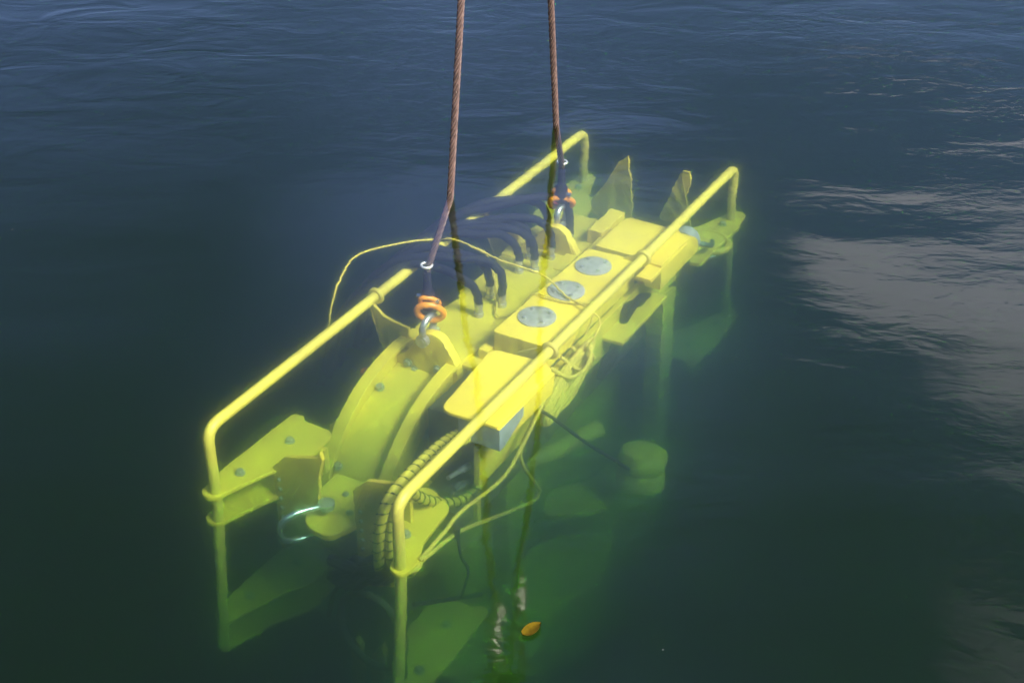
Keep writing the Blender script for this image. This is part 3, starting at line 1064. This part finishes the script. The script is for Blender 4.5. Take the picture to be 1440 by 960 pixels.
# dark cable bundle at the near end
bun = thing('cable_bundle', P(.08, .22, -.55), 'tangled black cables hanging in a heap by the near right post', 'cable bundle')
rr = random.Random(11)
for k in range(11):
    a = P(.02 + rr.uniform(-.03, .06), .06 + .04 * k, -.50 - .006 * k + rr.uniform(-.05, .05))
    pts = [P(.04, .40 + rr.uniform(-.04, .06), -.40 + rr.uniform(-.03, .03)), P(.03 + rr.uniform(-.04, .04), .28 + rr.uniform(-.05, .05), -.46 + rr.uniform(-.06, .04)),
           P(.04 + rr.uniform(-.04, .04), .17 + rr.uniform(-.05, .05), -.53 + rr.uniform(-.06, .05)), P(.05, .08 + rr.uniform(-.05, .05), -.58 + rr.uniform(-.07, .06))]
    link_obj('cable', MB().tube(spline(pts, .02), rr.uniform(.014, .028), 8), 'rubber', bun, True)
for pts in ([P(.05, .12, -.60), P(.06, .04, -.72), P(.07, -.01, -.88)], [P(.05, .26, -.55), P(.04, .37, -.52), P(.0, .44, -.57), P(-.03, .45, -.70), P(-.05, .46, -.9)],
            [P(.02, .47, -.55), P(.2, .50, -.66), P(.45, .52, -.82)]):
    link_obj('cable', MB().tube(spline(pts, .02), .010, 8), 'rubber', bun, True)
ca = thing('hanging_cable', P(.30, .52, -.5), 'thin black cable dangling beside the near right frame arm', 'cable')
link_obj('cable_run', MB().tube(spline([P(.30, .50, -.36), P(.28, .53, -.47), P(.30, .55, -.56), P(.24, .55, -.66)], .02), .007, 6), 'rubber', ca, True)
link_obj('cable_plug', MB().lathe([(0, 0), (.014, 0), (.016, .05), (0, .055)], P(.30, .50, -.40), ZX, 10), 'rubber', ca, True)
sc = thing('side_cable', P(1.95, .42, -.3), 'black cable looping under the side rail near the angled bracket', 'cable')
for off in (0, .018, -.02):
    link_obj('cable_run', MB().tube(spline([P(2.30, .42 + off, -.34), P(2.12, .44, -.26 + off), P(1.98, .44 + off, -.23), P(1.90, .44, -.31), P(1.82, .43 + off, -.42), P(1.72, .42, -.5)], .02), .017, 8), 'rubber', sc, True)
fc = thing('guy_cable', P(1.02, .47, -.25), 'thin dark line running right from the rope hank through the green water', 'cable')
link_obj('cable_run', MB().tube(spline([P(.98, .44, -.20), P(1.04, .50, -.25), P(1.10, .66, -.38), P(1.16, .86, -.50)], .02), .008, 6), 'rubber', fc, True)

# yellow ropes
def rope(name, pts, r, label, cat='rope'):
    path = [rip(p) for p in spline([P(*q) for q in pts], .014)]
    mb = MB().tube(path, r, 8)
    return solo(link_obj(name, mb, 'rope', None, True), label, cat)


rope('long_rope', [(1.03, -.66, -.20), (1.07, -.65, -.06), (1.14, -.655, .02), (1.36, -.71, .035), (1.55, -.60, .04), (1.665, -.47, .045), (1.705, -.36, .05), (1.66, -.10, .04), (1.66, .05, .035), (1.66, .15, .02),
                   (1.60, .30, -.012), (1.54, .44, -.0), (1.50, .52, -.02), (1.44, .53, -.06), (1.42, .50, -.12), (1.44, .47, -.17)], .0046,
     'yellow rope arching over the hoses, across the covers and down the side')
rope('thin_line', [(1.72, -.30, .03), (1.74, -.22, .0), (1.72, -.17, -.08), (1.62, -.09, -.14), (1.50, -.02, -.15), (1.49, .02, -.15), (1.53, .085, -.11), (1.56, .15, -.02), (1.56, .30, -.018), (1.60, .42, -.014), (1.56, .46, -.03), (1.48, .46, -.10)], .005,
     'thin yellow line lying on the deck and between two round covers')
rope('tag_rope', [(.05, .50, -.33), (.33, .49, -.40), (.67, .49, -.555), (.95, .48, -.69), (1.02, .475, -.71), (1.035, .475, -.68), (.97, .475, -.58), (.88, .475, -.43), (.86, .475, -.34), (.92, .475, -.28), (1.03, .475, -.23), (1.10, .46, -.20)], .0085,
     'yellow rope looping out from the near post ring to the hank')
rope('tag_rope', [(.03, .50, -.315), (.20, .51, -.29), (.34, .50, -.295), (.68, .49, -.365), (.84, .49, -.31), (.94, .49, -.25), (1.06, .48, -.20)], .0085,
     'yellow rope running straight from the near post ring to the hank')
hank = thing('rope_hank', P(1.3, .48, -.3), 'coiled hank of yellow rope tied under the side rail', 'rope hank')
rr = random.Random(5)
for k in range(15):
    j = lambda s: rr.uniform(-s, s)
    pts = [P(1.46 + j(.03), .47 + j(.01), -.14 + j(.02)), P(1.34 + j(.03), .45 + j(.015), -.165 - .016 * k * .5), P(1.18 + j(.02), .47 + j(.02), -.205 - .009 * k), P(1.07 + j(.015), .48, -.26 - .0065 * k),
           P(1.12 + j(.02), .46 + j(.01), -.335 + j(.012)), P(1.28 + j(.03), .475 + j(.012), -.305 - .004 * k), P(1.42 + j(.02), .49 + j(.01), -.235 + j(.02)), P(1.50 + j(.02), .48, -.17 + j(.02))]
    link_obj('loop', MB().tube([rip(p) for p in spline(pts, .02, True)], .0095, 7, True), 'rope', hank, True)
for k in range(3):
    pts = [P(1.20 + .1 * k, .43, -.13), P(1.27 + .09 * k, .49, -.20 - .01 * k), P(1.36 + .05 * k, .52, -.20), P(1.42, .52, -.15), P(1.45, .50, -.13)]
    link_obj('turn', MB().tube(spline(pts, .02), .009, 7), 'rope', hank, True)

# ------------------------------------------------------------------ on the surface
c = Vector((P(-.88, 1.50, .58).x, P(-.88, 1.50, .58).y, .004))
ax = (Vector((.055, .05, 0))).normalized()
sdv = Vector((-ax.y, ax.x, 0))
mb = MB()
prof = [(-.052, .0), (-.045, .014), (-.025, .023), (0, .026), (.022, .02), (.04, .010), (.054, 0)]
vs = []
for s, h in prof:
    for q in (-1, -.5, 0, .5, 1):
        vs.append(c + ax * s * .66 + sdv * h * q * .75 + ZX * (.004 * q * q + .002 * math.sin(s * 60)))
fs = [(i * 5 + q, i * 5 + q + 1, (i + 1) * 5 + q + 1, (i + 1) * 5 + q) for i in range(len(prof) - 1) for q in range(4)]
k = len(vs)
vs2 = vs + [p - ZX * .0012 for p in vs]
fs2 = fs + [tuple(reversed([i + k for i in f])) for f in fs]
solo(link_obj('fallen_leaf', mb.add(vs2, fs2), 'leaf', None, True), 'small orange yellow leaf floating on the dark green water', 'leaf')
rr = random.Random(21)
mb = MB()
for _ in range(300):
    x, y = rr.uniform(-3.2, 3.2), rr.uniform(2.6, 9.5)
    a = rr.uniform(0, 6.3)
    s = rr.uniform(.0006, .0015) * (1.8 if rr.random() < .06 else 1)
    p = Vector((x, y, .003))
    e1, e2 = Vector((math.cos(a), math.sin(a), 0)) * s * rr.uniform(1, 2.2), Vector((-math.sin(a), math.cos(a), 0)) * s
    mb.add([p + e1, p + e2, p - e1, p - e2, p + ZX * s * .7, p - ZX * s * .7], [(0, 1, 4), (1, 2, 4), (2, 3, 4), (3, 0, 4), (1, 0, 5), (2, 1, 5), (3, 2, 5), (0, 3, 5)])
solo(link_obj('floating_flecks', mb, 'scum'), None, None, kind='stuff')

for o in list(C.objects):
    if '_o' in o:
        del o['_o']
